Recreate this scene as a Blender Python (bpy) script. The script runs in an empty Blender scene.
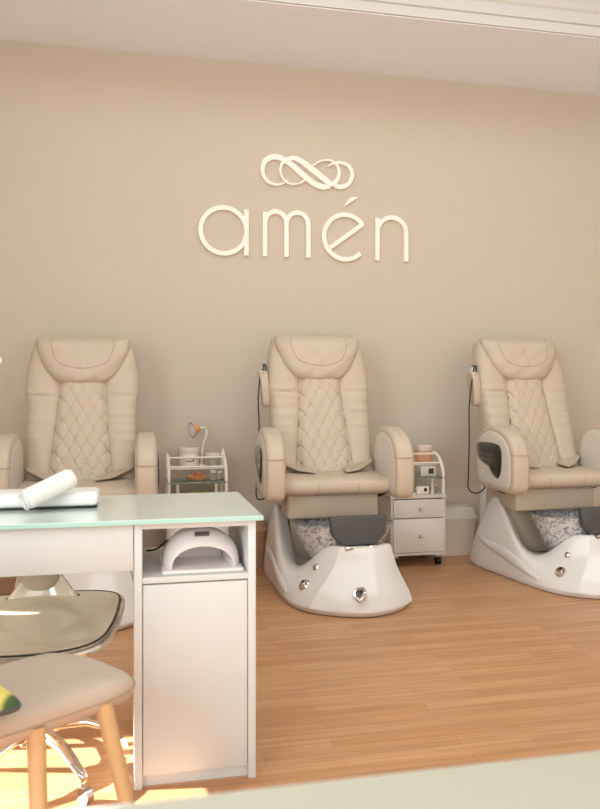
import bpy, bmesh, math, random
from mathutils import Vector, Matrix
random.seed(4)
PI = math.pi
SC = bpy.context.scene
COL = SC.collection

# ------------------------------------------------------------------ camera
YAW = math.radians(12.4)
cam = bpy.data.objects.new('camera', bpy.data.cameras.new('camera'))
COL.objects.link(cam)
cam.location = (0, 0, 1.1)
cam.rotation_euler = (PI/2, 0, -YAW)
cam.data.sensor_fit = 'VERTICAL'
cam.data.sensor_height = 24.0
cam.data.lens = 24.0*775/809
cam.data.shift_y = -14.5/809
cam.data.clip_start = 0.05
cam.data.dof.use_dof = True
cam.data.dof.focus_distance = 3.9
cam.data.dof.aperture_fstop = 3.2
SC.camera = cam

# ------------------------------------------------------------------ light
SC.view_settings.view_transform = 'Standard'
SC.view_settings.look = 'None'
SC.view_settings.gamma = 1
SC.view_settings.use_curve_mapping = False
SC.view_settings.exposure = -0.24
w = bpy.data.worlds.new('daylight'); SC.world = w; w.use_nodes = True
w.node_tree.nodes['Background'].inputs[0].default_value = (0.86, 0.94, 1.0, 1)
w.node_tree.nodes['Background'].inputs[1].default_value = 1.6

def area(name, loc, rot, sx, sy, power, col):
    l = bpy.data.lights.new(name, 'AREA'); l.shape = 'RECTANGLE'; l.size = sx; l.size_y = sy
    l.energy = power; l.color = col
    o = bpy.data.objects.new(name, l); COL.objects.link(o); o.location = loc; o.rotation_euler = rot
    return o
area('window_light_street', (1.0, -2.45, 1.65), (PI/2, 0, 0), 4.2, 2.3, 84, (0.84, 0.955, 1.0))
area('window_light_side', (-1.78, -0.65, 1.7), (0, -PI/2, 0), 1.8, 2.2, 165, (0.84, 0.955, 1.0))
area('added_overhead_fill', (1.2, 2.7, 3.66), (0, 0, 0), 4.2, 1.6, 70, (0.85, 0.955, 1.0))  # added fill from above, no visible lamp; evens out the room brightness
sun = bpy.data.lights.new('sun', 'SUN'); sun.energy = 34; sun.angle = 0.012; sun.color = (1.0, 0.95, 0.87)
so = bpy.data.objects.new('sun', sun); COL.objects.link(so); so.location = (-4, 3, 4)
so.rotation_euler = Vector((0.86, -0.12, -0.5)).to_track_quat('-Z', 'Y').to_euler()

# ------------------------------------------------------------------ materials
def lin(c):
    return tuple((v/255/12.92 if v/255 <= .04045 else ((v/255+.055)/1.055)**2.4) for v in c) + (1,)
def mat(name, rgb, rough=.5, metal=0, spec=.5, bump=0, bscale=200, trans=0, alpha=1, coat=0, var=0, vscale=8, ior=1.45):
    m = bpy.data.materials.new(name); m.use_nodes = True
    nt = m.node_tree; b = nt.nodes['Principled BSDF']
    b.inputs['Base Color'].default_value = lin(rgb)
    b.inputs['Roughness'].default_value = rough; b.inputs['Metallic'].default_value = metal
    b.inputs['Specular IOR Level'].default_value = spec; b.inputs['Transmission Weight'].default_value = trans
    b.inputs['Alpha'].default_value = alpha; b.inputs['Coat Weight'].default_value = coat
    b.inputs['IOR'].default_value = ior
    tc = nt.nodes.new('ShaderNodeTexCoord')
    if bump:
        n = nt.nodes.new('ShaderNodeTexNoise'); n.inputs['Scale'].default_value = bscale; n.inputs['Detail'].default_value = 3
        bp = nt.nodes.new('ShaderNodeBump'); bp.inputs['Strength'].default_value = bump; bp.inputs['Distance'].default_value = .003
        nt.links.new(tc.outputs['Object'], n.inputs['Vector']); nt.links.new(n.outputs['Fac'], bp.inputs['Height'])
        nt.links.new(bp.outputs['Normal'], b.inputs['Normal'])
    if var:
        n = nt.nodes.new('ShaderNodeTexNoise'); n.inputs['Scale'].default_value = vscale; n.inputs['Detail'].default_value = 4
        mx = nt.nodes.new('ShaderNodeMix'); mx.data_type = 'RGBA'
        c = lin(rgb); mx.inputs['A'].default_value = tuple(v*(1-var) for v in c[:3])+(1,)
        mx.inputs['B'].default_value = tuple(min(1, v*(1+var)) for v in c[:3])+(1,)
        nt.links.new(tc.outputs['Object'], n.inputs['Vector']); nt.links.new(n.outputs['Fac'], mx.inputs['Factor'])
        nt.links.new(mx.outputs['Result'], b.inputs['Base Color'])
    return m

M = {}
M['wall'] = mat('wall_paint', (203, 188, 169), .85, spec=.2, bump=.15, bscale=60, var=.015, vscale=1.5)
M['wall_low'] = mat('wall_plinth_paint', (206, 189, 172), .7, spec=.3, bump=.1, bscale=60, var=.01)
M['ceil'] = mat('ceiling_paint', (246, 246, 248), .9, spec=.1, bump=.1, bscale=80, var=.01)
M['ceil_white'] = mat('crown_paint', (204, 197, 189), .8, spec=.2, var=.01)
M['plain'] = mat('offwhite_paint', (222, 216, 208), .85, spec=.2, bump=.1, bscale=60)
M['letter'] = mat('sign_white', (250, 240, 226), .45, var=.01)
M['leather'] = mat('beige_leather', (193, 175, 153), .42, bump=.35, bscale=260, var=.03, vscale=5)
M['seam'] = mat('seam_thread', (174, 150, 126), .7, bump=.2, var=.05)
M['pale_leather'] = mat('pale_leather', (212, 202, 189), .4, bump=.25, bscale=260, var=.02)
M['shell'] = mat('white_gelcoat', (222, 216, 210), .22, coat=.4, var=.01, vscale=3)
M['black_gloss'] = mat('black_gloss', (38, 40, 34), .12, coat=.6, var=.1)
M['charcoal'] = mat('charcoal_pad', (82, 80, 80), .5, bump=.2, var=.06, vscale=20)
M['chrome'] = mat('chrome', (225, 222, 218), .09, metal=1, var=.02)
M['white_lam'] = mat('white_laminate', (211, 211, 208), .38, var=.008, vscale=2)
M['cab_lam'] = mat('trolley_laminate', (218, 208, 196), .4, var=.01, vscale=3)
M['green_top'] = mat('mint_glass_top', (204, 215, 206), .07, coat=.5, var=.01, vscale=2)
M['near_top'] = mat('pale_glass_top', (180, 178, 160), .12, coat=.4, var=.01)
M['green_edge'] = mat('glass_edge', (166, 206, 196), .12, coat=.4, var=.03)
M['glass'] = mat('shelf_glass', (196, 222, 204), .05, trans=.85, ior=1.45, var=.01)
M['clear'] = mat('clear_glass', (245, 245, 240), .04, trans=.95, ior=1.4, var=.01)
M['tube'] = mat('cream_tube', (240, 228, 212), .35, var=.01)
M['black'] = mat('black_rubber', (28, 25, 24), .5, bump=.1, var=.05)
M['wood'] = mat('beech', (204, 168, 122), .5, var=.1, vscale=18)
M['fabric'] = mat('taupe_upholstery', (196, 180, 164), .85, spec=.2, bump=.5, bscale=500, var=.03, vscale=90)
M['towel'] = mat('white_towel', (232, 228, 222), .95, spec=.1, bump=1.0, bscale=330, var=.02, vscale=120)
M['handrest'] = mat('white_handrest', (226, 223, 219), .5, bump=.2, bscale=200, var=.02)
M['lampbody'] = mat('white_pink_plastic', (226, 218, 216), .25, coat=.3, var=.01)
M['lampinner'] = mat('pink_inner', (232, 214, 210), .3, var=.02)
M['screen'] = mat('display_dark', (70, 62, 56), .2, var=.2, vscale=120)
M['digit'] = mat('display_digit', (150, 140, 124), .3, var=.05)
M['seatshell'] = mat('cream_gloss_seat', (236, 224, 200), .16, coat=.8, var=.02, vscale=3)
M['pinkjar'] = mat('orange_salt', (228, 172, 140), .5, bump=.8, bscale=90, var=.12, vscale=60)
M['orange'] = mat('orange_shade', (222, 158, 92), .4, var=.06)
M['bluewhite'] = mat('lamp_face', (226, 232, 240), .3, var=.02)
M['wicker'] = mat('tan_bin', (176, 136, 102), .7, bump=.6, bscale=80, var=.1, vscale=40)
M['bin'] = mat('bin_plastic', (226, 208, 190), .55, var=.02)
M['red'] = mat('rose_plastic', (206, 120, 104), .4, var=.05)
M['yellow'] = mat('yellow_sponge', (226, 190, 100), .7, bump=.4, var=.08)
M['print'] = mat('dark_print', (70, 60, 52), .6, var=.05)

def floor_mat():
    m = bpy.data.materials.new('oak_laminate'); m.use_nodes = True; nt = m.node_tree; b = nt.nodes['Principled BSDF']
    L = nt.links.new
    tc = nt.nodes.new('ShaderNodeTexCoord')
    br = nt.nodes.new('ShaderNodeTexBrick'); br.offset = .37; br.inputs['Scale'].default_value = 1
    br.inputs['Brick Width'].default_value = .62; br.inputs['Row Height'].default_value = .066
    br.inputs['Mortar Size'].default_value = .0009; br.inputs['Mortar Smooth'].default_value = .3; br.inputs['Bias'].default_value = 0
    br.inputs['Color1'].default_value = lin((195, 143, 99)); br.inputs['Color2'].default_value = lin((208, 159, 116))
    br.inputs['Mortar'].default_value = lin((172, 120, 84))
    L(tc.outputs['Object'], br.inputs['Vector'])
    mp = nt.nodes.new('ShaderNodeMapping'); mp.inputs['Scale'].default_value = (1.2, 34, 1)
    L(tc.outputs['Object'], mp.inputs['Vector'])
    n = nt.nodes.new('ShaderNodeTexNoise'); n.inputs['Scale'].default_value = 1.6; n.inputs['Detail'].default_value = 6; n.inputs['Roughness'].default_value = .65
    L(mp.outputs['Vector'], n.inputs['Vector'])
    cr = nt.nodes.new('ShaderNodeValToRGB'); cr.color_ramp.elements[0].position = .35; cr.color_ramp.elements[1].position = .68
    cr.color_ramp.elements[0].color = (.70, .66, .62, 1); cr.color_ramp.elements[1].color = (1.08, 1.08, 1.08, 1)
    L(n.outputs['Fac'], cr.inputs['Fac'])
    mx = nt.nodes.new('ShaderNodeMix'); mx.data_type = 'RGBA'; mx.blend_type = 'MULTIPLY'; mx.inputs['Factor'].default_value = .8
    L(br.outputs['Color'], mx.inputs['A']); L(cr.outputs['Color'], mx.inputs['B']); L(mx.outputs['Result'], b.inputs['Base Color'])
    b.inputs['Roughness'].default_value = .38; b.inputs['Specular IOR Level'].default_value = .4
    return m
M['floor'] = floor_mat()

def basin_mat():
    m = bpy.data.materials.new('crackled_basin_glass'); m.use_nodes = True; nt = m.node_tree; b = nt.nodes['Principled BSDF']
    L = nt.links.new
    tc = nt.nodes.new('ShaderNodeTexCoord')
    v = nt.nodes.new('ShaderNodeTexVoronoi'); v.inputs['Scale'].default_value = 75; L(tc.outputs['Object'], v.inputs['Vector'])
    cr = nt.nodes.new('ShaderNodeValToRGB'); cr.color_ramp.elements[0].color = lin((170, 168, 174)); cr.color_ramp.elements[1].color = lin((255, 255, 255))
    cr.color_ramp.elements[0].position = .15; cr.color_ramp.elements[1].position = .7
    L(v.outputs['Color'], cr.inputs['Fac']); L(cr.outputs['Color'], b.inputs['Base Color'])
    bp = nt.nodes.new('ShaderNodeBump'); bp.inputs['Strength'].default_value = .8; bp.inputs['Distance'].default_value = .006
    L(v.outputs['Distance'], bp.inputs['Height']); L(bp.outputs['Normal'], b.inputs['Normal'])
    b.inputs['Roughness'].default_value = .15; b.inputs['Transmission Weight'].default_value = .35; b.inputs['Metallic'].default_value = .25
    return m
M['basin'] = basin_mat()

def leaf_mat():
    m = bpy.data.materials.new('leaf_print_fabric'); m.use_nodes = True; nt = m.node_tree; b = nt.nodes['Principled BSDF']
    L = nt.links.new
    tc = nt.nodes.new('ShaderNodeTexCoord')
    wv = nt.nodes.new('ShaderNodeTexWave'); wv.inputs['Scale'].default_value = 3.2; wv.inputs['Distortion'].default_value = 5; wv.inputs['Detail'].default_value = 2
    L(tc.outputs['Object'], wv.inputs['Vector'])
    cr = nt.nodes.new('ShaderNodeValToRGB'); e = cr.color_ramp.elements
    e[0].color = lin((70, 96, 60)); e[0].position = .12; e[1].color = lin((232, 214, 110)); e[1].position = .5
    x = e.new(.3); x.color = lin((168, 168, 80))
    L(wv.outputs['Fac'], cr.inputs['Fac']); L(cr.outputs['Color'], b.inputs['Base Color']); b.inputs['Roughness'].default_value = .8
    return m
M['leaf'] = leaf_mat()

# ------------------------------------------------------------------ helpers
def link_mesh(name, verts, faces, m, parent=None, smooth=True, auto=35):
    me = bpy.data.meshes.new(name); me.from_pydata([tuple(v) for v in verts], [], faces)
    bm = bmesh.new(); bm.from_mesh(me); bmesh.ops.recalc_face_normals(bm, faces=bm.faces)
    if smooth:
        lim = math.radians(auto)
        for f in bm.faces: f.smooth = True
        for e in bm.edges:
            if len(e.link_faces) == 2 and e.calc_face_angle(0) > lim: e.smooth = False
    bm.to_mesh(me); bm.free()
    me.materials.append(m)
    o = bpy.data.objects.new(name, me); COL.objects.link(o)
    if parent: o.parent = parent
    return o

from mathutils.bvhtree import BVHTree
def bvh(o):
    bpy.context.view_layer.update(); return BVHTree.FromObject(o, bpy.context.evaluated_depsgraph_get())
def drape(o, pts, lift=.001):
    b = bvh(o); out = []
    for x, z in pts:
        h = b.ray_cast(Vector((x, -3, z)), Vector((0, 1, 0)))[0]
        if h: out.append((x, h.y-lift, z))
    return out
class G:
    """collects geometry for ONE object"""
    def __init__(s): s.v = []; s.f = []
    def add(s, vs, fs):
        n = len(s.v); s.v += [Vector(v) for v in vs]; s.f += [tuple(i+n for i in f) for f in fs]; return s
    def box(s, x0, x1, y0, y1, z0, z1, r=0, seg=2):
        bm = bmesh.new()
        bmesh.ops.create_cube(bm, size=1)
        for v in bm.verts:
            v.co = Vector(((x0+x1)/2+v.co.x*(x1-x0), (y0+y1)/2+v.co.y*(y1-y0), (z0+z1)/2+v.co.z*(z1-z0)))
        if r: bmesh.ops.bevel(bm, geom=list(bm.edges), offset=r, segments=seg, affect='EDGES', profile=.5, clamp_overlap=True)
        bm.verts.index_update()
        s.add([v.co.copy() for v in bm.verts], [tuple(v.index for v in f.verts) for f in bm.faces]); bm.free(); return s
    def loft(s, rings, cap=True, closed=True):
        n = len(rings[0]); vs = [p for r in rings for p in r]; fs = []
        for i in range(len(rings)-1):
            for j in range(n if closed else n-1):
                k = (j+1) % n; fs.append((i*n+j, i*n+k, (i+1)*n+k, (i+1)*n+j))
        if cap and closed: fs.append(tuple(range(n))[::-1]); fs.append(tuple((len(rings)-1)*n+j for j in range(n)))
        return s.add(vs, fs)
    def lathe(s, prof, c=(0, 0, 0), seg=28, sx=1, sy=1, cap=True):
        rings = [[(c[0]+r*sx*math.cos(2*PI*k/seg), c[1]+r*sy*math.sin(2*PI*k/seg), c[2]+z) for k in range(seg)] for r, z in prof]
        return s.loft(rings, cap)
    def tube(s, pts, r, seg=10, cap=True):
        P = [Vector(p) for p in pts]; rings = []; prev = None
        rr = r if isinstance(r, (list, tuple)) else [r]*len(P)
        for i, p in enumerate(P):
            t = (P[min(i+1, len(P)-1)]-P[max(i-1, 0)]).normalized()
            if prev is None:
                a = Vector((0, 0, 1)) if abs(t.z) < .9 else Vector((1, 0, 0)); u = t.cross(a).normalized()
            else:
                u = (prev - t*prev.dot(t)).normalized()
            prev = u; v = t.cross(u)
            rings.append([p+(u*math.cos(2*PI*k/seg)+v*math.sin(2*PI*k/seg))*rr[i] for k in range(seg)])
        return s.loft(rings, cap)
    def ring_tube(s, pts, r, seg=8):
        P = [Vector(p) for p in pts]; n = len(P); rings = []; prev = None
        for i in range(n):
            t = (P[(i+1) % n]-P[i-1]).normalized()
            if prev is None:
                a = Vector((0, 0, 1)) if abs(t.z) < .9 else Vector((1, 0, 0)); u = t.cross(a).normalized()
            else: u = (prev - t*prev.dot(t)).normalized()
            prev = u; v = t.cross(u)
            rings.append([P[i]+(u*math.cos(2*PI*k/seg)+v*math.sin(2*PI*k/seg))*r for k in range(seg)])
        base = len(s.v); s.v += [q for rg in rings for q in rg]
        for i in range(n):
            for k in range(seg):
                a = base+i*seg; b = base+((i+1) % n)*seg
                s.f.append((a+k, a+(k+1) % seg, b+(k+1) % seg, b+k))
        return s
    def xform(s, mtx):
        s.v = [mtx @ v for v in s.v]; return s
    def build(s, name, m, parent=None, **k): return link_mesh(name, s.v, s.f, m, parent, **k)

def spline(pts, n=8, closed=False):
    P = [Vector(p) for p in pts]; out = []; N = len(P)
    for i in range(N if closed else N-1):
        if closed: a, b, c, d = P[i-1], P[i], P[(i+1) % N], P[(i+2) % N]
        else: a, b, c, d = P[max(i-1, 0)], P[i], P[i+1], P[min(i+2, N-1)]
        for k in range(n):
            t = k/n; out.append(.5*((2*b)+(c-a)*t+(2*a-5*b+4*c-d)*t*t+(3*b-a-3*c+d)*t**3))
    if not closed: out.append(P[-1])
    return out

def cushion(outline, axis, d0, th, steps=7, p=2.4, flat_back=True):
    """a padded panel: 2-D outline, domed towards the front. axis 'x': outline in (y,z); axis 'y': outline in (x,z); axis 'z': outline in (x,y)"""
    cx = sum(q[0] for q in outline)/len(outline); cy = sum(q[1] for q in outline)/len(outline)
    def P(a, b, d):
        return {'x': (d, a, b), 'y': (a, d, b), 'z': (a, b, d)}[axis]
    rings = []
    if flat_back:
        for s_ in (.0, .5, .97): rings.append([P(cx+(a-cx)*max(s_, .02), cy+(b-cy)*max(s_, .02), d0) for a, b in outline])
    for i in range(steps+1):
        s_ = max(.02, math.cos(i/steps*PI/2)); h = (1-s_**p)**(1/p)
        rings.append([P(cx+(a-cx)*s_, cy+(b-cy)*s_, d0+th*(.12+.88*h)) for a, b in outline])
    if not flat_back:
        for i in range(steps+1):
            s_ = max(.02, math.sin((i+.5)/(steps+.5)*PI/2)); h = (1-s_**p)**(1/p)
            rings.insert(i, [P(cx+(a-cx)*s_, cy+(b-cy)*s_, d0-th*.88*h) for a, b in outline])
    return G().loft(rings)

def prism(outline, axis, d0, d1, r=.01, seg=3):
    """rounded slab from a 2-D outline"""
    cx = sum(q[0] for q in outline)/len(outline); cy = sum(q[1] for q in outline)/len(outline)
    def P(a, b, d):
        return {'x': (d, a, b), 'y': (a, d, b), 'z': (a, b, d)}[axis]
    def off(amount):
        out = []
        n = len(outline)
        for i in range(n):
            a = Vector(outline[i-1]); b = Vector(outline[i]); c = Vector(outline[(i+1) % n])
            t = (c-a).normalized(); nn = Vector((t.y, -t.x))
            if nn.dot(b-Vector((cx, cy))) < 0: nn = -nn
            out.append(b-nn*amount)
        return out
    rings = []
    sg = 1 if d1 > d0 else -1
    for k in range(seg+1):
        a = k/seg*PI/2; rings.append([P(q[0], q[1], d0+sg*r*(1-math.cos(a))) for q in off(r*(1-math.sin(a)))])
    for k in range(seg+1):
        a = PI/2-k/seg*PI/2; rings.append([P(q[0], q[1], d1-sg*r*(1-math.cos(a))) for q in off(r*(1-math.sin(a)))])
    return G().loft(rings)

def sup(a, b, n=40, e=2.5, cx=0, cy=0):
    out = []
    for k in range(n):
        t = 2*PI*k/n; c, s = math.cos(t), math.sin(t)
        out.append((cx+a*math.copysign(abs(c)**(2/e), c), cy+b*math.copysign(abs(s)**(2/e), s)))
    return out

def tag(o, label, cat, group=None):
    o['label'] = label; o['category'] = cat
    if group: o['group'] = group
    return o
def thing(name, loc, rz, label, cat, group=None):
    o = bpy.data.objects.new(name, None); COL.objects.link(o); o.empty_display_size = .1
    o.location = loc; o.rotation_euler = (0, 0, rz)
    return tag(o, label, cat, group)
def structure(o): o['kind'] = 'structure'; return o
def copy_tree(o, parent=None):
    c = o.copy(); COL.objects.link(c); c.parent = parent
    for ch in [q for q in bpy.data.objects if q.parent == o and q is not c]: copy_tree(ch, c)
    return c

# ------------------------------------------------------------------ setting
structure(G().box(-1.8, 4.3, -2.5, 5.0, -.1, 0).build('floor', M['floor'], smooth=False))
structure(G().box(-1.9, 4.4, 5.0, 5.12, 0, 3.23).build('wall_back', M['wall'], smooth=False))
structure(G().box(4.3, 4.4, -2.5, 5.0, 0, 3.75).build('wall_right', M['plain'], smooth=False))
wl = G()
openings = [(-1.8, .5, .75, 2.6), (.9, 1.5, .6, 1.85), (2.3, 2.78, .35, 1.38)]  # unseen gaps; last two shaped to land sun on near table and floor
ys = -2.6
for y0, y1, z0, z1 in openings:
    wl.box(-1.92, -1.8, ys, y0, 0, 3.75); wl.box(-1.92, -1.8, y0, y1, 0, z0); wl.box(-1.92, -1.8, y0, y1, z1, 3.75); ys = y1
wl.box(-1.92, -1.8, ys, 5.0, 0, 3.75)
structure(wl.build('wall_left', M['plain'], smooth=False))
wf = G()
wf.box(-1.8, -1.1, -2.6, -2.5, 0, 3.75).box(3.15, 4.3, -2.6, -2.5, 0, 3.75).box(-1.1, 3.15, -2.6, -2.5, 0, .5).box(-1.1, 3.15, -2.6, -2.5, 2.8, 3.75)
structure(wf.build('wall_front', M['plain'], smooth=False))
# lowered ceiling strip along the back wall, the higher tray in front of it
structure(G().box(-1.8, 4.3, 4.2, 5.0, 3.23, 3.75).build('trim_2', M['ceil'], smooth=False))
structure(G().box(-1.8, 4.3, -2.5, 4.2, 3.7, 3.8).build('ceiling', M['ceil_white'], smooth=False))
cr = G()
prof = [(4.2, 3.235), (4.185, 3.235), (4.185, 3.29), (4.172, 3.295), (4.172, 3.36), (4.16, 3.372), (4.15, 3.41), (4.12, 3.46), (4.07, 3.51), (4.0, 3.55), (3.98, 3.555), (3.98, 3.6), (3.96, 3.61), (3.96, 3.70), (4.2, 3.70)]
cr.loft([[(x, y, z) for y, z in prof] for x in (-1.8, 4.3)])
structure(cr.build('trim_1', M['ceil_white'], auto=20))
structure(G().box(-1.8, 4.3, 4.955, 5.0, 0, .425, .004).build('baseboard_back', M['wall_low']))

# ------------------------------------------------------------------ wall sign
YS = 4.978
def ribbon(pts, ws, y0=YS, y1=4.9995):
    P = [Vector((p[0], p[1])) for p in pts]; n = len(P)
    if not isinstance(ws, (list, tuple)): ws = [ws]*n
    rings = []
    for i, p in enumerate(P):
        t = (P[min(i+1, n-1)]-P[max(i-1, 0)]).normalized(); nn = Vector((-t.y, t.x)); h = ws[i]/2
        a = p+nn*h; b = p-nn*h; e = .0025
        a2 = p+nn*(h-e); b2 = p-nn*(h-e)
        rings.append([(a.x, y1, a.y), (a.x, y0+e, a.y), (a2.x, y0, a2.y), (b2.x, y0, b2.y), (b.x, y0+e, b.y), (b.x, y1, b.y)])
    return G().loft(rings)
def arc(cx, cz, rx, rz, a0, a1, n=40):
    return [(cx+rx*math.cos(math.radians(a0+(a1-a0)*k/n)), cz+rz*math.sin(math.radians(a0+(a1-a0)*k/n))) for k in range(n+1)]
SW = .031
def letter(name, label, strokes, accent=None):
    g = G()
    for i, s_ in enumerate(strokes):
        r = ribbon(s_, SW, YS+i*.0006); g.add(r.v, r.f)
    x0 = sum(v.x for v in g.v)/len(g.v)
    e = thing(name, (x0, 4.99, 1.973), 0, label, 'letter')
    g.xform(Matrix.Translation((-x0, -4.99, -1.973)))
    g.build('strokes', M['letter'], e)
    if accent:
        a = prism(accent, 'y', YS, 4.9995, .0025, 2); a.xform(Matrix.Translation((-x0, -4.99, -1.973))); a.build('accent_mark', M['letter'], e)
    return e
letter('sign_letter', 'raised white letter a at the left end of the wall sign', [arc(.592, 2.128, .148, .148, 0, 360, 64), [(.74, 2.27), (.74, 1.972)]])
letter('sign_letter', 'raised white letter m, second letter of the wall sign',
       [[(.862, 2.262), (.862, 1.972)], [(.862, 2.19)]+arc(.934, 2.19, .071, .077, 180, 0, 30)+[(1.005, 1.972)], [(1.005, 2.19)]+arc(1.079, 2.19, .073, .077, 180, 0, 30)+[(1.152, 1.972)]])
letter('sign_letter', 'raised white letter e with an accent, on the wall sign',
       [[(1.299, 2.044), (1.529, 2.212)], arc(1.405, 2.12, .146, .149, 35, 315, 60)], [(1.395, 2.324), (1.403, 2.325), (1.497, 2.388), (1.494, 2.392), (1.443, 2.389), (1.432, 2.383)])
letter('sign_letter', 'raised white letter n at the right end of the wall sign',
       [[(1.63, 2.258), (1.63, 1.972)], [(1.63, 2.165)]+arc(1.732, 2.165, .102, .1, 180, 0, 34)+[(1.834, 1.972)]])
em = thing('knot_emblem', (1.15, 4.99, 2.53), 0, 'white looping double infinity knot mounted above the lettering', 'emblem')
s1 = [(1.015, 2.478), (.978, 2.452), (.935, 2.443), (.885, 2.458), (.852, 2.50), (.846, 2.545), (.862, 2.592), (.905, 2.62), (.955, 2.622), (1.005, 2.60), (1.05, 2.572), (1.10, 2.53), (1.155, 2.487), (1.205, 2.457), (1.255, 2.446), (1.30, 2.452)]
s1b = [(1.33, 2.461), (1.375, 2.452), (1.425, 2.474), (1.452, 2.53), (1.44, 2.58), (1.405, 2.607), (1.355, 2.614), (1.315, 2.602), (1.282, 2.583)]
s2 = [(1.141, 2.493), (1.105, 2.466), (1.065, 2.453), (1.02, 2.455), (.982, 2.485), (.964, 2.53), (.97, 2.572), (.998, 2.606), (1.04, 2.622), (1.085, 2.615), (1.14, 2.582), (1.20, 2.54), (1.26, 2.497), (1.305, 2.468), (1.335, 2.482), (1.358, 2.52), (1.358, 2.57), (1.335, 2.608), (1.29, 2.625), (1.235, 2.615), (1.175, 2.577)]
def strand(pts, wf, dy):
    P = spline([(p[0], p[1], 0) for p in pts], 6); n = len(P)
    return ribbon([(p.x, p.y) for p in P], [wf(i/(n-1)) for i in range(n)], YS-dy)
def emb(g): g.xform(Matrix.Translation((-1.15, -4.99, -2.53))); g.build('strand', M['letter'], em)
emb(strand(s1, lambda t: .008+.03*min(1, t*2.2)*(1 if t < .95 else .8), 0))
emb(strand(s1b, lambda t: .03*(1-t)**.5*.9+.006, .001))
emb(strand(s2, lambda t: .007+.03*math.exp(-((t-.55)/.24)**2)+.004, .002))

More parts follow.
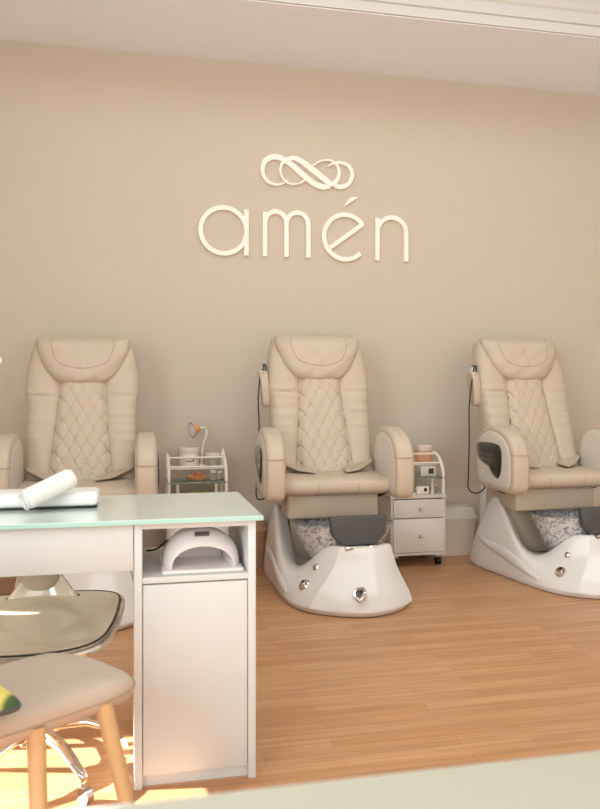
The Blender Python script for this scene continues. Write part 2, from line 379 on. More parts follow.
# ------------------------------------------------------------------ pedicure spa chair
def pedicure_chair():
    T = thing('pedicure_chair', (1.082, 4.2, 0), math.radians(-2), 'beige leather pedicure spa chair in the middle, below the wall sign, showing its whole footbath', 'chair', 'pedicure spa chairs along the back wall')
    # --- footbath shell: outer wall, ridge, inner lip, inner wall
    cols = [  # bottom, mid, lip
        ((.05, -.655, .0), (.10, -.50, .20), (.115, -.395, .298)),
        ((-.10, -.60, .0), (.01, -.475, .20), (.03, -.39, .298)),
        ((-.23, -.50, .0), (-.085, -.43, .19), (-.015, -.37, .298)),
        ((-.285, -.38, .0), (-.175, -.345, .15), (-.085, -.295, .30)),
        ((-.300, -.25, .0), (-.262, -.23, .11), (-.150, -.17, .15)),
        ((-.298, -.10, .0), (-.292, -.09, .21), (-.19, -.06, .13)),
        ((-.292, .02, .0), (-.28, .02, .36), (-.205, .03, .23)),
        ((-.288, .13, .0), (-.268, .12, .47), (-.215, .12, .40)),
        ((-.286, .24, .0), (-.262, .20, .475), (-.215, .20, .45)),
        ((-.282, .35, .0), (-.252, .28, .40), (-.21, .27, .37)),
        ((-.265, .44, .0), (-.24, .36, .24), (-.22, .34, .22)),
        ((-.19, .50, .0), (-.16, .43, .18), (-.14, .40, .18)),
        ((.0, .52, .0), (.0, .45, .18), (.0, .42, .18))]
    right = [((-b[0], b[1], b[2]), (-m[0], m[1], m[2]), (-l[0], l[1], l[2])) for b, m, l in cols[4:12]][::-1]
    right += [((.325, -.38, .0), (.275, -.32, .17), (.24, -.27, .29)), ((.312, -.50, .0), (.262, -.41, .18), (.235, -.365, .298)), ((.20, -.60, .0), (.19, -.47, .20), (.185, -.39, .298))]
    ring = cols+right
    rB0 = [(b[0]*.97, b[1]*.97, .0) for b, m, l in ring]
    rB = [(b[0], b[1], .028) for b, m, l in ring]
    rB2 = [((b[0]*.72+m[0]*.28)*1.02, (b[1]*.72+m[1]*.28)*1.01, .028+(m[2]-.028)*.4) for b, m, l in ring]
    rM = [m for b, m, l in ring]
    rL0 = [(m[0]*.25+l[0]*.75, m[1]*.25+l[1]*.75, max(m[2], l[2])*.35+l[2]*.65+.004) for b, m, l in ring]
    rL = [(l[0]*.94, l[1]*.94, l[2]) for b, m, l in ring]
    rI = [(l[0]*.86, l[1]*.86, l[2]-.03) for b, m, l in ring]
    rJ = [(l[0]*.82, l[1]*.82, .11) for b, m, l in ring]
    g = G().loft([rB0, rB, rB2, rM, rL0, rL, rI, rJ])
    base = g.build('footbath_shell', M['shell'], T, auto=180)
    me = base.data; n = len(ring)
    crs = me.attributes.new('crease_edge', 'FLOAT', 'EDGE')
    for e in me.edges:
        a, b = sorted(e.vertices); ja, jb = a % n, b % n; v = 0
        if ja == jb and ja in (2, n-2) and a//n in (1, 2, 3, 4): v = 1.0
        if a//n == b//n and a//n in (0, 1): v = .8 if a//n == 1 else .5
        if a//n == b//n and a//n in (4, 5): v = .35
        crs.data[e.index].value = v
        if v == 1.0: me.edges[e.index].use_edge_sharp = True
    sb = base.modifiers.new('smooth', 'SUBSURF'); sb.levels = 3; sb.render_levels = 3
    # raised leaf shaped moulding on each flank, following the shell
    BS = bvh(base)
    for sx in (-1, 1):
        NS, NW = 24, 8; vs = []; fs = []
        for i in range(NS+1):
            t = i/NS; cy = .31-.58*t; cz = .19-.135*t**.8+.03*math.sin(PI*t); hw = .004+.032*max(0, math.sin(PI*t))**.7
            for k in range(NW+1):
                u = -1+2*k/NW; y = cy+.25*u*hw; z = cz+u*hw
                h = BS.ray_cast(Vector((sx*2, y, z)), Vector((-sx, 0, 0)))[0]
                x = h.x if h else sx*.28
                vs.append((x+sx*(.011*math.sqrt(max(0, 1-u*u))*min(1, 6*t, 6*(1-t))-.002), y, z))
        for i in range(NS):
            for k in range(NW): a = i*(NW+1)+k; fs.append((a, a+1, a+NW+2, a+NW+1))
        fm = link_mesh('flank_moulding', vs, fs, M['shell'], base)
        md = fm.modifiers.new('thickness', 'SOLIDIFY'); md.thickness = .006; md.offset = 0
    # --- basin
    prof = [(.02, 0), (.13, .01), (.185, .06), (.225, .14), (.25, .2), (.268, .222), (.272, .23), (.262, .234), (.235, .2), (.205, .13), (.165, .06), (.12, .03), (.01, .025)]
    bs = G().lathe(prof, (.05, -.165, .155), 56, 1.04, .72).build('basin', M['basin'], T, auto=60)
    G().ring_tube([(.05+.272*math.cos(a*PI/28), -.165+.72*.262*math.sin(a*PI/28), .389) for a in range(56)], .008).build('basin_rim', M['clear'], bs)
    for k in range(3):
        G().lathe([(.0, 0), (.012, 0), (.016, .006), (.012, .012), (0, .012)], (.035+.1*(k-1), -.03, .30), 14).build('jet_nozzle', M['chrome'], bs)
    # --- charcoal foot pad over the front lip
    ol = [(-.150, .458), (.150, .458), (.155, .442), (.142, .36), (.10, .318), (.085, .311), (-.085, .311), (-.10, .318), (-.142, .36), (-.155, .442)]
    pd = prism(ol, 'y', -.02, .02, .008)
    pd.xform(Matrix.Translation((.07, -.385, -.006)) @ Matrix.Rotation(math.radians(-4), 4, 'X'))
    pad = pd.build('foot_pad', M['charcoal'], T)
    for x in (-.015, .11): G().box(x, x+.045, -.415, -.355, .283, .306, .006).build('hinge', M['chrome'], pad)
    # --- drain handle and knobs, seated on the shell
    BB = bvh(base)
    def seat_on(p, g):
        h = BB.find_nearest(Vector(p)); q, nn = h[0], h[1]
        if nn.y > 0: nn = -nn
        return g.xform(Matrix.Translation(q) @ nn.to_track_quat('Z', 'Y').to_matrix().to_4x4())
    ph = (.0, -.60, .125)
    dh = seat_on(ph, G().lathe([(.0, -.01), (.033, -.01), (.037, .002), (.034, .009), (.022, .012), (0, .012)])).build('drain_plate', M['chrome'], T)
    seat_on(ph, G().lathe([(0, .010), (.024, .010), (.024, .0125), (0, .0125)], seg=24)).build('recess', M['charcoal'], dh)
    seat_on(ph, G().tube(spline([(-.008, .02, .012), (.014, .014, .026), (.02, -.01, .03), (.006, -.035, .028), (-.012, -.052, .022)], 4), [.010]*8+[.012]*5+[.010]*3+[.007])).build('lever', M['chrome'], dh)
    pk = (-.245, -.37, .14)
    k1 = seat_on(pk, G().lathe([(0, -.02), (.027, -.02), (.032, .004), (.027, .012), (.014, .013), (.011, .024), (0, .024)])).build('control_knob', M['chrome'], T)
    seat_on(pk, G().lathe([(0, .023), (.008, .023), (.008, .028), (0, .028)], (.006, .006, 0), 12)).build('knob_cap', M['black'], k1)
    seat_on((-.18, -.35, .215), G().lathe([(0, -.02), (.016, -.02), (.019, .003), (.014, .01), (.0, .011)], seg=18)).build('control_button', M['chrome'], T)
    # --- box under the seat
    G().box(-.248, .262, -.115, .10, .40, .54, .018, 3).box(-.2, .2, .08, .36, .12, .54, .01).build('seat_support', M['leather'], T)
    G().box(-.2, .2, .35, .46, .1, .6, .02).build('rear_post', M['shell'], T)
    # --- seat cushion
    rings = []
    for x, s_ in ((-.300, .60), (-.296, .80), (-.280, .93), (-.24, 1), (-.09, 1.01), (.09, 1.01), (.24, 1), (.280, .93), (.296, .80), (.300, .60)):
        o_ = sup(.235*(.9+.1*s_), .056*s_, 36, 3.2, .0, .585)
        rings.append([(x, y+.0, z+(.012*max(0, y-.05)/.2)) for y, z in o_])
    seat = G().loft(rings).build('seat_cushion', M['leather'], T, auto=80)
    for x in (-.10, .12):
        P = [(x, y*1.004, .585+(z-.585)*1.01) for y, z in sup(.235, .0566, 36, 3.2, 0, .585)]
        G().tube([p for p in P[17:34]], .0022, 6).build('seam', M['seam'], seat)
    # --- back: two side bolsters, quilted middle, rear shell
    def outer(z):
        K = [(.58, .285), (.65, .291), (.8, .294), (1.0, .292), (1.06, .294), (1.09, .305), (1.16, .306), (1.24, .298), (1.33, .284), (1.40, .268), (1.43, .25)]
        for (a, p), (b, q) in zip(K, K[1:]):
            if z <= b: return p+(q-p)*max(0, (z-a))/(b-a)
        return .25
    def inner(z): t = (z-.60)/.8; return .152-.068*min(1, max(0, t))-.010*math.sin(PI*min(1, max(0, t)))
    def front(z): return .05+.27*max(0, (z-.58))/.85
    def bolster(sx):
        rings = []
        N = 60
        for i in range(N+1):
            z = .575+(1.412-.575)*i/N
            xi, xo = inner(z)+.004, outer(z); f = front(z); sh = 1
            if i == 0: sh = .72
            if i in (1, 2): sh = .9
            if i == N: sh = .65
            if i in (N-1, N-2): sh = .9
            hw = (xo-xi)/2*(.93+.07*sh); cx = (xo+xi)/2
            dep = .062*sh
            pts = sup(hw, dep, 30, 3.4, cx, f+.062)
            wr = .0075*math.sin(z*120+sx+1.5*math.sin(z*31+2*sx))*(.6+.4*math.sin(z*53))*(1 if .85 < z < 1.15 else .2)
            rings.append([(sx*x, y-(wr if y < f+.04 and x > xi+.04 else 0)-.018*(1-((x-cx)/hw)**2 if y < f+.06 else 0), z) for x, y in pts])
        return G().loft(rings)
    for sx in (-1, 1):
        b = bolster(sx).build('side_bolster', M['leather'], T, auto=70)
        G().tube(drape(b, [(sx*(inner(z)+.012), z) for z in [.62+.03*i for i in range(18)]], -.001), .003, 6).build('seam', M['seam'], b)
    rings = []
    NU, NV = 56, 110
    vs = []; fs = []
    for j in range(NV+1):
        z = .60+.66*j/NV; wv = inner(z)+.006
        for i in range(NU+1):
            u = -1+2*i/NU; x = u*wv
            a = abs(math.sin(PI*(x/.062+z/.112))); b = abs(math.sin(PI*(x/.062-z/.112)))
            h = .018*(min(1, a*2.6)*min(1, b*2.6))**.6
            edge = min(1, (1-abs(u))*5)
            vs.append((x, front(z)+.026-h*edge-.012*(1-u*u), z))
    for j in range(NV):
        for i in range(NU):
            k = j*(NU+1)+i; fs.append((k, k+1, k+NU+2, k+NU+1))
    qp = link_mesh('quilted_panel', vs, fs, M['leather'], T, auto=180)
    sm = qp.modifiers.new('thickness', 'SOLIDIFY'); sm.thickness = .03; sm.offset = 1
    rings = []
    for i in range(13):
        z = .56+(1.39-.56)*i/12; sh = .85 if i in (0, 12) else 1
        rings.append([(x, y, z) for x, y in sup((outer(z)-.022)*sh, .06*sh, 36, 3, 0, front(z)+.115)])
    G().loft(rings).build('back_shell', M['pale_leather'], T, auto=70)
    # --- head pillow, a flap over the top
    ol = [(-.215, 1.430), (0, 1.436), (.215, 1.430), (.248, 1.418), (.256, 1.39), (.245, 1.33), (.20, 1.235), (.13, 1.170), (.06, 1.156), (0, 1.152), (-.06, 1.156), (-.13, 1.170), (-.20, 1.235), (-.245, 1.33), (-.256, 1.39), (-.248, 1.418)]
    P = [(p.x, p.y) for p in spline([(a, b, 0) for a, b in ol], 4, closed=True)]
    hp = cushion(P, 'y', 0, -.100, 12, 3.0)
    for v in hp.v:
        wz = max(0, 1-abs(v.x)/.2)
        if v.y < -.05:
            v.y += .006*math.sin(v.x*75+v.z*24+2*math.sin(v.x*19))*wz*max(0, (v.z-1.17)/.2)+.003*math.sin(v.x*41-v.z*60)
        v.y += front(v.z)+.03
        if v.z > 1.38: v.y += (v.z-1.38)**2*10
    hpo = hp.build('head_pillow', M['leather'], T, auto=80)
    sp = [(p.x, p.y) for p in spline([(-.165, 1.41, 0), (-.165, 1.36, 0), (-.13, 1.28, 0), (-.06, 1.252, 0), (0, 1.244, 0), (.06, 1.252, 0), (.13, 1.28, 0), (.165, 1.36, 0), (.165, 1.41, 0)], 5)]
    G().tube(drape(hpo, sp, -.001), .003, 6).build('seam', M['seam'], hpo)
    # --- leather flaps lying from the back onto the seat
    for sx in (-1, 1):
        ol = [(.27, .19), (.275, .10), (.24, .055), (.17, .0), (.115, -.035), (.085, -.045), (.088, .02), (.11, .1), (.12, .19)]
        P = [(p.x, p.y) for p in spline([(a, b, 0) for a, b in ol], 3, closed=True)]
        fl = prism(P, 'z', -.007, .005, .004, 2)
        for v in fl.v:
            t = max(0, min(1, (v.y+.05)/.24)); v.z += .650+.014*t+.35*max(0, (v.x-.17))+.006*(1-t); v.y = v.y*1.1-.045-.25*max(0, .16-v.x); v.x *= sx
        fl.build('seat_flap', M['leather'], T, auto=50)
    # --- arms
    for sx in (-1, 1):
        ol = [(.10, .56), (.125, .66), (.12, .76), (.07, .85), (-.03, .893), (-.14, .893), (-.25, .862), (-.325, .80), (-.352, .72), (-.352, .60), (-.335, .545), (-.27, .525), (-.08, .53), (.06, .535)]
        P = [(p.x, p.y) for p in spline([(a, b, 0) for a, b in ol], 4, closed=True)]
        g = prism(P, 'x', .292, .392, .026, 5); g.v = [Vector((v.x*sx, v.y, v.z)) for v in g.v]
        arm = g.build('armrest', M['leather'], T, auto=60)
        c = Vector((-.11, .70))
        Q = [((p[0]-c.x)*.86+c.x, (p[1]-c.y)*.86+c.y) for p in P]
        s_ = cushion(Q, 'x', .386, .014, 6, 3); s_.v = [Vector((v.x*sx, v.y, v.z)) for v in s_.v]
        s_.build('side_panel', M['pale_leather'], arm, auto=60)
        s_ = cushion(Q, 'x', -.296, .010, 6, 3); s_.v = [Vector((-v.x*sx, v.y, v.z)) for v in s_.v]
        s_.build('inner_panel', M['pale_leather'], arm, auto=60)
        dk = [(.075, .785), (-.02, .80), (-.14, .80), (-.205, .785), (-.228, .74), (-.224, .66), (-.20, .61), (-.16, .602), (-.115, .625), (-.07, .66), (.02, .685), (.07, .72)]
        D = [(p.x, p.y) for p in spline([(a, b, 0) for a, b in dk], 4, closed=True)]
        d_ = cushion(D, 'x', .394, .018, 6, 2.5); d_.v = [Vector((v.x*sx, v.y, v.z)) for v in d_.v]
        d_.build('speaker_cover', M['black_gloss'], arm, auto=60)
        S = [(sx*.2915, -.20, .745), (sx*.2915, -.325, .745), (sx*.30, -.343, .745), (sx*.318, -.352, .745), (sx*.366, -.352, .745), (sx*.384, -.343, .745), (sx*.3925, -.325, .745), (sx*.3925, -.20, .745)]
        G().tube(S, .0022, 6).build('seam', M['seam'], arm)
        G().tube([(sx*.27, -.02, .50), (sx*.32, -.03, .52), (sx*.34, -.04, .545)], .009).build('hinge_rod', M['black'], arm)
    return T

chair = pedicure_chair()
chairL = copy_tree(chair); chairL.location = (-.257, 4.2, 0); chairL.rotation_euler.z = math.radians(-1); chairL.scale = (1, 1, .98)
tag(chairL, 'beige leather pedicure chair at the left, rising behind the manicure table with the rolled towel', 'chair', 'pedicure spa chairs along the back wall')
chairR = copy_tree(chair); chairR.location = (2.415, 4.2, 0); chairR.rotation_euler.z = math.radians(1)
tag(chairR, 'beige leather pedicure chair cut by the right edge, with a remote pouch and dangling cord', 'chair', 'pedicure spa chairs along the back wall')

# each footbath sits at its own slight angle under its chair
for root, dx, rz in ((chair, -.012, 4), (chairL, 0, 2), (chairR, .025, 9)):
    for ch in root.children:
        if ch.name.split('.')[0] in ('footbath_shell', 'basin', 'foot_pad', 'drain_plate', 'control_knob', 'control_button'):
            ch.location = (dx, 0, 0); ch.rotation_euler = (0, 0, math.radians(rz))

# remote controls in pouches on the left flank of two chairs
def remote(src, label, glabel, cordpts):
    R = thing('remote_control', src.location, src.rotation_euler.z, label, 'remote control', 'wired massage remotes')
    h = G().box(-.333, -.309, .25, .30, 1.16, 1.255, .01, 3).build('handset', M['black_gloss'], R)
    G().box(-.3345, -.3325, .262, .288, 1.20, 1.245, .0008, 1).build('screen', M['bluewhite'], h)
    G().tube(spline(cordpts, 6), .0042, 6).build('cord', M['black'], R)
    Pp = prism([(p.x, p.y) for p in spline([(.232, 1.20, 0), (.318, 1.20, 0), (.312, 1.05, 0), (.29, 1.005, 0), (.255, 1.005, 0), (.238, 1.05, 0)], 3, closed=True)], 'x', -.306, -.338, .008, 3)
    k = thing('remote_pouch', src.location, src.rotation_euler.z, glabel, 'pouch', 'remote pouches on the chairs')
    for v in Pp.v: v.x = -.306+(v.x+.306)*1.5+(1.2-v.z)*.12
    Pp.build('pouch_body', M['leather'], k, auto=60)
    G().tube([(-.33, .227, 1.2), (-.356, .25, 1.202), (-.356, .30, 1.202), (-.33, .322, 1.2), (-.304, .30, 1.202), (-.304, .25, 1.202), (-.33, .227, 1.2)], .004, 6).build('piping', M['leather'], k)
remote(chairR, 'black wired remote with a long looping cord on the right-hand pedicure chair', 'beige leather pouch on the left flank of the right-hand chair',
       [(-.332, .26, 1.22), (-.35, .24, 1.17), (-.375, .23, 1.0), (-.37, .24, .8), (-.375, .24, .6), (-.385, .22, .50), (-.35, .20, .47), (-.30, .18, .50), (-.27, .2, .60)])
remote(chair, 'black wired remote barely showing past the left flank of the middle chair', 'beige leather pouch behind the left flank of the middle chair',
       [(-.332, .26, 1.22), (-.35, .24, 1.17), (-.362, .23, 1.05), (-.355, .24, .9), (-.36, .24, .7), (-.375, .22, .50), (-.35, .20, .47), (-.30, .18, .50), (-.27, .2, .60)])

# ------------------------------------------------------------------ trolleys
def trolley(X, Y, label):
    T = thing('pedicure_trolley', (X, Y, 0), 0, label, 'trolley', 'trolleys between the pedicure chairs')
    b = G(); hw = .18
    b.box(-hw, -hw+.016, 0, .32, .085, .44, .002).box(hw-.016, hw, 0, .32, .085, .44, .002).box(-hw, hw, 0, .32, .07, .088, .002)
    b.box(-hw-.004, hw+.004, -.006, .325, .425, .445, .003).box(-hw, hw, .308, .32, .085, .44)
    b.build('carcass', M['cab_lam'], T)
    for z0, z1 in ((.306, .418), (.092, .300)):
        d = G().box(-hw+.012, hw-.012, -.012, .25, z0, z1, .003).build('drawer', M['cab_lam'], T)
        G().lathe([(0, 0), (.006, 0), (.006, .012), (.012, .018), (.013, .024), (.008, .03), (0, .031)], seg=16).xform(Matrix.Translation((.005, -.012, (z0+z1)/2)) @ Matrix.Rotation(PI/2, 4, 'X')).build('knob', M['chrome'], d)
    for x in (-hw+.04, hw-.035):
        for y in (.04, .28):
            c = G().tube([(x-.013, y, .027), (x+.013, y, .027)], .027, 16).build('caster', M['black'], T)
            G().box(x-.018, x+.018, y-.012, y+.012, .045, .072, .003).build('bracket', M['chrome'], c)
    for sx in (-1, 1):
        P = spline([(sx*(hw-.01), .012, .44), (sx*(hw-.01), .012, .52), (sx*(hw-.01), .016, .585), (sx*(hw-.01), .05, .64), (sx*(hw-.01), .13, .69), (sx*(hw-.01), .30, .70)], 6)
        G().tube(P, .010).build('side_frame', M['tube'], T)
        G().tube([(sx*(hw-.01), .30, .70), (sx*(hw-.01), .30, .44)], .009).build('rear_post', M['tube'], T)
        G().lathe([(0, .44), (.012, .44), (.010, .45), (.010, .538), (.012, .545), (0, .545)], (sx*(hw-.065), .06, 0), 14).build('glass_support', M['tube'], T)
    G().box(-hw+.0, hw-.0, -.0, .26, .546, .555, .002).build('glass_shelf', M['glass'], T)
    G().box(-hw+.004, hw-.004, .13, .305, .617, .626, .002).build('top_shelf', M['tube'], T)
    G().tube([(-hw+.01, .05, .64), (hw-.01, .05, .64)], .006).build('cross_rail', M['tube'], T)
    G().tube([(-hw+.01, .13, .69), (hw-.01, .13, .69)], .006).build('cross_rail', M['tube'], T)
    return T
trolley(.395, 4.60, 'white trolley with glass shelf carrying tubs and a small lamp, right of the left chair')
trolley(1.757, 4.555, 'white wheeled trolley with two knobbed drawers to the right of the middle chair')

def jar(name, x, y, z, r, h, m, label, cat, lid=.25, group=None, lm=None, print_=False):
    T = thing(name, (x, y, z), 0, label, cat, group)
    b = G().lathe([(0, 0), (r*.82, 0), (r*.9, h*.04), (r, h*.5), (r*.98, h*(1-lid)), (0, h*(1-lid))]).build('tub', m, T)
    G().lathe([(0, h*(1-lid)), (r*1.04, h*(1-lid)), (r*1.06, h*(1-lid*.3)), (r*.98, h), (0, h)]).build('lid', lm or M['cab_lam'], T)
    if print_:
        q = [(r*1.003*math.sin(a), -r*1.003*math.cos(a)) for a in [-.35+.1*k for k in range(9)]]
        g = G()
        for za, zb in ((h*.50, h*.54), (h*.32, h*.36)): g.loft([[(a, b_, za) for a, b_ in q], [(a, b_, zb) for a, b_ in q]], closed=False)
        q2 = q[-2:]; g.loft([[(a, b_, h*.34) for a, b_ in q2], [(a, b_, h*.52) for a, b_ in q2]], closed=False)
        g.build('printed_mark', M['print'], b)
    return T
jar('cream_tub', .355, 4.79, .627, .062, .122, M['tube'], 'larger white lidded tub with a small printed mark on the left trolley', 'tub', print_=True)
jar('cream_tub', .505, 4.80, .627, .047, .085, M['clear'], 'smaller translucent tub with white lid beside the small lamp on the left trolley', 'tub', lid=.35)
tube_ = thing('lotion_tube', (.563, 4.765, .627), 0, 'slim white upright lotion tube at the right end of the left trolley', 'tube')
G().lathe([(0, 0), (.011, 0), (.011, .015), (.014, .018), (.014, .08), (0, .12)], seg=16, sy=.8).build('body', M['tube'], tube_)
G().lathe([(0, 0), (.0125, -.0), (.0125, .014), (0, .014)], seg=16).build('cap', M['cab_lam'], tube_)
lampT = thing('clip_lamp', (.435, 4.82, .627), 0, 'small gooseneck lamp with a flower-like orange shade standing on the left trolley', 'lamp')
G().lathe([(0, 0), (.022, 0), (.02, .012), (.006, .016), (0, .016)], seg=18).build('base', M['tube'], lampT)
G().tube(spline([(0, 0, .012), (.004, 0, .08), (.012, 0, .14), (.03, 0, .19), (.03, 0, .225), (.01, -.01, .243), (-.02, -.02, .232)], 6), .0055, 8).build('gooseneck', M['tube'], lampT)
sh = G().lathe([(0, .0), (.012, .0), (.018, .012), (.034, .03), (.046, .048), (.048, .056), (.044, .056), (.03, .03), (0, .02)], seg=20)
sm_ = Matrix.Translation((-.012, -.016, .235)) @ Vector((-.9, -.35, -.15)).to_track_quat('Z', 'Y').to_matrix().to_4x4()
sh.xform(sm_); shd = sh.build('shade', M['orange'], lampT)
G().lathe([(0, .05), (.042, .05), (.04, .056), (0, .058)], seg=20).xform(sm_).build('lamp_face', M['bluewhite'], shd)
d = thing('soap_dish', (.395, 4.70, .556), 0, 'round orange dish on the glass shelf of the left trolley', 'dish')
G().lathe([(0, 0), (.04, 0), (.062, .016), (.066, .026), (.06, .026), (.036, .008), (0, .008)], sy=.8).build('bowl', M['orange'], d)
G().lathe([(0, .006), (.022, .01), (.024, .045), (.018, .05), (0, .05)], (.005, 0, 0), 18).build('bottle_on_dish', M['red'], d)
for k, (x, y) in enumerate(((.495, 4.69), (.535, 4.73))):
    jar('glass_jar', x, y, .556, .02, .06 if k == 0 else .05, M['clear'], ['small clear jar in front on the glass shelf of the left trolley', 'shorter clear jar at the back right of the left trolley glass shelf'][k], 'jar', group='clear jars on the left trolley')
tag(G().box(.34, .47, 4.66, 4.74, .446, .486, .016, 3).build('sponge', M['yellow']), 'yellow sponge under the glass shelf of the left trolley', 'sponge')
# things on the right trolley
T = thing('bath_salt_jar', (1.875, 4.76, .627), 0, 'jar of orange bath salts under a white cap on the right trolley', 'jar')
G().lathe([(0, .0), (.05, 0), (.055, .008), (.055, .07), (.05, .076), (0, .076)]).build('salts', M['pinkjar'], T)
G().lathe([(0, .0765), (.048, .0765), (.052, .082), (.052, .108), (.046, .114), (0, .114)]).build('cap', M['bin'], T)
T = thing('polish_box', (1.845, 4.64, .556), 0, 'small white box with a dark printed square on the glass shelf of the right trolley', 'box')
G().box(-.05, .05, -.03, .03, 0, .06, .003).build('carton', M['cab_lam'], T)
G().box(.0, .035, -.0315, -.030, .015, .048).build('printed_square', M['print'], T, smooth=False)
T = thing('card_reader', (1.80, 4.61, .446), math.radians(6), 'small white device with a dark round button on top of the right trolley drawers', 'device')
G().box(-.045, .04, -.03, .04, 0, .05, .008, 3).xform(Matrix.Rotation(math.radians(-6), 4, 'Z')).build('casing', M['tube'], T)
G().lathe([(0, 0), (.012, 0), (.01, .004), (0, .004)], seg=16).xform(Matrix.Translation((.01, -.031, .028)) @ Matrix.Rotation(PI/2, 4, 'X')).build('button', M['black'], T)
for k, (x, y, m, h, r, lb) in enumerate(((1.905, 4.66, 'clear', .055, .02, 'clear lidded jar at the right end of the right trolley cabinet top'), (1.865, 4.70, 'pinkjar', .035, .024, 'low orange pot next to the white post on the right trolley cabinet top'))):
    jar('small_pot', x, y, .446, r, h, M[m], lb, 'pot')
tag(G().box(1.70, 1.75, 4.575, 4.605, .446, .456, .003).build('folded_wipe', M['towel']), 'small white folded wipe lying by the left edge of the right trolley top', 'wipe')

# ------------------------------------------------------------------ bins
def bin_(X, Y, w, h, m, label):
    T = thing('waste_bin', (X, Y, 0), 0, label, 'bin'); n = 96; rings = []
    for z, s_ in ((0, .84), (.02, .86), (h*.72, .98), (h*.74, 1.0)):
        pts = sup(w/2*s_, .075*s_, n, 6); c = []
        for i, (x, y) in enumerate(pts):
            k = (.985 if (int(x/.008) % 2) else 1.0) if .01 < z < h*.73 else 1
            c.append((x, y*k, z))
        rings.append(c)
    G().loft(rings).build('bin_body', m, T, auto=20)
    rings = [[(x*s_, y*s_, z) for x, y in sup(w/2, .078, 48, 6)] for z, s_ in ((h*.745, 1.04), (h*.79, 1.05), (h*.80, 1.0), (h*.97, .86), (h, .82))]
    G().loft(rings).build('lid', m if m is not M['bin'] else M['cab_lam'], T, auto=30)
bin_(2.12, 4.865, .30, .32, M['bin'], 'low ribbed beige waste bin with white lid beside the right-hand pedicure chair')
bin_(.725, 4.80, .22, .30, M['wicker'], 'tan waste bin half hidden between the manicure table and the middle chair')

# ------------------------------------------------------------------ manicure table
D = thing('manicure_table', (-.25, 2.38, 0), 0, 'white manicure table with mint glass top and open shelf over a cupboard', 'table')
def dk(g): return g.xform(Matrix.Translation((.25, -2.38, 0)))
top = dk(G().box(-.86, .362, 2.125, 2.645, .738, .751, .0015, 1)).build('glass_top', M['green_top'], D)
dk(G().box(-.861, .363, 2.1235, 2.1255, .7385, .7495).box(.3618, .3635, 2.124, 2.646, .7385, .7495)).build('glass_edge', M['green_edge'], top)
cb = G()
cb.box(.012, .034, 2.175, 2.60, 0, .738, .0015).box(.328, .350, 2.175, 2.60, 0, .738, .0015).box(.034, .328, 2.178, 2.60, .716, .738)
cb.box(.034, .328, 2.178, 2.60, .565, .582, .001).box(.034, .328, 2.585, 2.60, .0, .566).box(.034, .328, 2.20, 2.60, .03, .05).box(.034, .328, 2.195, 2.20, 0, .05)
dk(cb).build('cabinet_carcass', M['white_lam'], D)
dk(G().box(.036, .326, 2.179, 2.196, .035, .561, .002)).build('cabinet_door', M['white_lam'], D)
for z in (.68,):
    for y in (2.26, 2.275): dk(G().lathe([(0, 0), (.003, 0), (.003, .004), (0, .004)], seg=10).xform(Matrix.Translation((.324, y, z)) @ Matrix.Rotation(PI/2, 4, 'Y'))).build('screw_cap', M['pinkjar'], D)
dk(G().box(-.62, .010, 2.17, 2.19, .605, .738, .002)).build('front_apron', M['white_lam'], D)
dk(G().box(-.60, .010, 2.19, 2.56, .607, .618).box(-.62, .010, 2.56, 2.578, .605, .738)).build('drawer_box', M['white_lam'], D)
dk(G().box(-.835, -.62, 2.175, 2.60, .62, .738, .002)).build('left_drawer_box', M['white_lam'], D)
for x in (-.83,):
    for y in (2.18, 2.565): dk(G().box(x, x+.03, y, y+.03, 0, .62, .002)).build('leg', M['white_lam'], D)

# things on and in the table
UV = thing('nail_lamp', (.203, 2.205, .5825), 0, 'white dome nail curing lamp with arched opening on the table shelf', 'nail lamp')
def arcp(hw, h, y, z0=.012, n=28): return [(hw*math.cos(PI*k/n), y, z0+h*math.sin(PI*k/n)**.85) for k in range(n+1)]
g = G().loft([arcp(.074, .050, .17), arcp(.080, .056, .05), arcp(.086, .060, .006), arcp(.088, .062, 0), arcp(.093, .068, .003), arcp(.104, .088, .028), arcp(.110, .100, .048), arcp(.112, .105, .07), arcp(.110, .104, .10), arcp(.102, .096, .16), arcp(.088, .08, .2), arcp(.06, .05, .215), arcp(.01, .01, .218)], closed=False)
g.build('dome', M['lampbody'], UV, auto=50)
G().box(-.115, .115, -.012, .22, 0, .012, .005, 3).build('base_plate', M['lampbody'], UV)
g = G().loft([arcp(.073, .049, .172), arcp(.072, .048, .165), arcp(.0005, .0005, .165)], closed=False).build('inner_chamber', M['lampinner'], UV)
dp = G().box(-.021, .021, -.008, .008, 0, .004, .001).xform(Matrix.Translation((0, .030, .1035)) @ Matrix.Rotation(math.radians(35), 4, 'X')).build('display', M['screen'], UV)
for k in range(4):
    x = -.0145+.0097*k; gg = G()
    for bx in ((-.003, .003, .005, .006), (-.003, .003, -.006, -.005), (-.0035, -.0027, -.006, .006), (.0027, .0035, -.006, .006)): gg.box(x+bx[0], x+bx[1], bx[2], bx[3], .004, .0044)
    gg.xform(Matrix.Translation((0, .030, .1035)) @ Matrix.Rotation(math.radians(35), 4, 'X')).build('digit', M['digit'], dp)
G().tube(spline([(-.05, .205, .06), (-.09, .23, .05), (-.12, .26, .02), (-.15, .30, .008)], 6), .003, 6).build('power_cable', M['black'], UV)

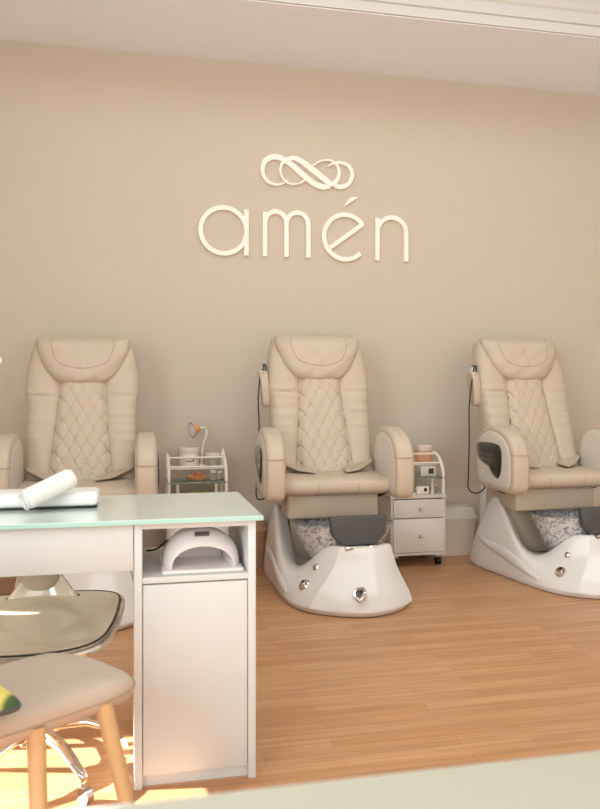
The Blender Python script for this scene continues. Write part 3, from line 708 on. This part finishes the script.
HR = thing('hand_rest', (-.29, 2.435, .7515), math.radians(0), 'white padded hand rest lying on the mint glass table top', 'cushion')
G().box(-.20, .20, -.07, .07, .005, .047, .016, 4).build('pad', M['handrest'], HR)
G().box(-.195, .195, -.066, .066, 0, .0055, .002).build('base_strip', M['black'], HR)
TW = thing('rolled_towel', (-.175, 2.35, .852), 0, 'tightly rolled white towel lying across the white hand rest', 'towel')
g = G(); L = .076; R_ = .030
rings = []
for i in range(25):
    x = -L+2*L*i/24; e = 1 if 1 < i < 23 else (.93 if i in (1, 23) else .84)
    rings.append([(x, R_*e*(1+.02*math.sin(3*a/6.28*7+x*40))*math.cos(a), R_*e*math.sin(a)) for a in [2*PI*k/32 for k in range(32)]])
g.loft(rings)
sp_ = []
for k in range(70):
    a = k*.28; r = .005+.0235*k/69; sp_.append((-L-.0035, r*math.cos(a), r*math.sin(a)))
tm = Matrix.Rotation(math.radians(30), 4, 'Z') @ Matrix.Rotation(math.radians(-21), 4, 'Y')
g.xform(tm); tw = g.build('towel_roll', M['towel'], TW, auto=60)
G().tube(sp_, .0022, 6).xform(tm).build('spiral_end', M['towel'], tw)
TW.location = (-.225, 2.325, .817)
# desk lamp outside the left edge of the frame, its head just reaching in
DL = thing('desk_lamp', (-.708, 2.40, .7515), 0, 'white lamp whose rounded head tip just enters at the left edge above the table', 'lamp')
G().lathe([(0, 0), (.07, 0), (.07, .012), (.02, .02), (0, .02)]).build('base', M['tube'], DL)
G().tube(spline([(0, 0, .015), (.0, 0, .25), (.05, 0, .40), (.18, 0, .425)], 6), .009).build('arm', M['tube'], DL)
G().tube([(.16, 0, .426), (.19, 0, .427), (.28, 0, .432), (.333, 0, .434), (.342, 0, .434)], [.008, .014, .015, .014, .007], 14).build('lamp_head', M['letter'], DL)

# ------------------------------------------------------------------ swivel chair behind the table
S = thing('swivel_chair', (-.27, 2.33, 0), 0, 'glossy cream bucket swivel chair on a chrome star base under the manicure table', 'chair')
ol = [(0, -.245), (-.12, -.225), (-.19, -.16), (-.222, -.03), (-.235, .12), (-.235, .27), (-.19, .325), (-.12, .345), (0, .35), (.12, .345), (.19, .325), (.235, .27), (.235, .12), (.222, -.03), (.19, -.16), (.12, -.225)]
P = spline([(a, b, 0) for a, b in ol], 4, closed=True)
def rimz(x, y): return .432-.01*max(0, (-y)/.25)
rings = []
for s_ in (1, .94, .85, .7, .5, .3, .1, .01):
    rings.append([(p.x*s_, p.y*s_+.03*(1-s_), rimz(p.x, p.y)*s_**.8+(1-s_**.8)*.425-.05*(1-s_*s_)**1.2) for p in P])
under = [[(x*1.0, y*1.0, z-.022) for x, y, z in r] for r in rings][::-1]
seat = G().loft(under+rings).build('seat', M['seatshell'], S, auto=80)
G().ring_tube([(p.x*1.0, p.y*1.0, rimz(p.x, p.y)-.001) for p in P], .003).build("piping", M["black"], seat)
G().ring_tube([(p.x*1.028, p.y*1.02, rimz(p.x, p.y)-.016) for p in P], .010).build('chrome_rim', M['chrome'], seat)
rings = []
for i in range(12):
    t = i/11; z = .44+.24*t; hw = .108-.055*min(1, t*3.5)+.16*max(0, t-.35); row = []
    yb = .30+.07*t
    pts = sup(hw, .022, 32, 3.0)
    rings.append([(x, yb+y-.05*(x/hw)**2*.8+.0, z) for x, y in pts])
bk = G().loft(rings).build('backrest', M['seatshell'], S, auto=70)
G().tube(spline([(-.112, .268, .436), (-.085, .272, .455), (-.064, .278, .48), (-.054, .284, .51)], 4), .003).build('piping', M['black'], bk)
G().tube(spline([(.112, .268, .436), (.085, .272, .455), (.064, .278, .48), (.054, .284, .51)], 4), .003).build('piping', M['black'], bk)
g = cushion([(x, z) for x, z in sup(.072, .085, 36, 2.4, -.015, .54)], 'y', .285, -.03, 6); g.build('lumbar_pad', M['leather'], bk, auto=70)
G().lathe([(0, .33), (.09, .33), (.1, .35), (.05, .362), (0, .362)], seg=24).build('swivel_plate', M['chrome'], S)
gl = G().lathe([(.012, .16), (.025, .16), (.025, .2), (.014, .205), (.014, .335), (.01, .335)], seg=20).build('gas_lift', M['chrome'], S)
G().tube([(.03, -.03, .33), (.05, -.18, .335), (.055, -.21, .33)], .005).build('height_lever', M['chrome'], S)
G().lathe([(0, .09), (.036, .09), (.045, .10), (.042, .14), (.028, .17), (0, .17)], seg=24).build('hub', M['chrome'], S)
for k in range(5):
    a = math.radians(-58+72*k+6); c, s_ = math.cos(a), math.sin(a)
    prof_ = [(.02, .125, .020, .022), (.08, .132, .018, .018), (.15, .12, .016, .014), (.20, .095, .015, .012), (.235, .075, .013, .010), (.25, .068, .008, .007)]
    rings = []
    for r, z, hw, hh in prof_:
        rings.append([(r*c-u*s_, r*s_+u*c, z+v) for u, v in sup(hw, hh, 14, 2.6)])
    ar = G().loft(rings).build('star_leg', M['chrome'], S, auto=60)
    cx, cy = .236*c, .236*s_
    w_ = G().tube([(cx-.011*s_+.018*c, cy+.011*c+.018*s_, .0235), (cx+.011*s_+.018*c, cy-.011*c+.018*s_, .0235)], .0225, 18).build('caster', M['chrome'], ar)
    G().tube([(cx, cy, .03), (cx, cy, .07)], .006).build('stem', M['chrome'], w_)

# ------------------------------------------------------------------ client chair
K = thing('client_chair', (-.272, 1.775, 0), 0, 'taupe upholstered chair with round wooden legs in front of the manicure table', 'chair')
TH = math.atan2(.58, .81)
rot = Matrix.Rotation(TH, 4, 'Z')
rings = []
for z, s_ in ((.418, .86), (.424, .93), (.436, .975), (.452, 1.0), (.466, .985), (.476, .95), (.484, .86), (.488, .6), (.4885, .2)):
    rings.append([rot @ Vector((x*s_+.062, y*s_+.024, z-.038-.012*(x > .16)*s_*(x-.16)/.07)) for x, y in sup(.238, .160, 60, 4.2)])
ks = G().loft(rings).build('seat', M['fabric'], K, auto=60)
G().ring_tube([rot @ Vector((x+.062, y+.024, .411)) for x, y in sup(.238, .160, 60, 4.2)], .0022, 6).build('seam', M['seam'], ks)
for (x0, y0, x1, y1) in ((.214, .010, .307, .005), (.083, -.092, .105, -.175), (-.07, .20, -.17, .32), (-.20, -.06, -.28, -.09)):
    G().tube([(x0, y0, .402), ((x0+x1)/2, (y0+y1)/2, .196), (x1, y1, 0)], [.0195, .0175, .0135], 18).build('leg', M['wood'], K)
rings = []
for i in range(11):
    t = i/10; z = .435+.36*t
    rings.append([rot @ Vector((-.215-.05*t+v+.06*(1-math.cos(u/.22*1.1))*.9, u, z)) for u, v in sup(.215*(1 if i < 9 else .93), .02, 40, 3)])
G().loft(rings).build('backrest', M['fabric'], K, auto=60)
# leaf print cushion on that seat
CU = thing('throw_cushion', (-.412, 1.63, .507), math.radians(0), 'yellow and green leaf-print cushion with dark edging on the client chair', 'cushion')
Pq = sup(.17, .17, 48, 5)
Pq = [((x*(1-.10*(1-(abs(y)/.17)**2)) ), (y*(1-.10*(1-(abs(x)/.17)**2)))) for x, y in Pq]
g = cushion(Pq, 'z', 0, .036, 6, 2.0, flat_back=False)
cm = Matrix.Rotation(math.radians(7), 4, 'Y') @ Matrix.Rotation(math.radians(34), 4, 'Z')
g.xform(cm); cu = g.build('cover', M['leaf'], CU, auto=70)
G().ring_tube([cm @ Vector((x*1.005, y*1.005, 0)) for x, y in Pq], .005, 8).build('piping', M['charcoal'], cu)

# ------------------------------------------------------------------ near table
N = thing('near_table', (.2, .38, 0), 0, 'pale mint glass-topped table across the bottom of the view, out of focus', 'table')
def nt_(g): return g.xform(Matrix.Translation((-.2, -.38, 0)))
nt_(G().box(-1.0, 1.5, .08, .685, .70, .745, .004)).build('frame', M['white_lam'], N)
nt_(G().box(-.985, 1.485, .09, .668, .7455, .752, .0015, 1)).build('glass_top', M['near_top'], N)
for x in (-.97, 1.45):
    for y in (.1, .64): nt_(G().box(x, x+.04, y-.0, y+.035, 0, .70, .003)).build('leg', M['white_lam'], N)
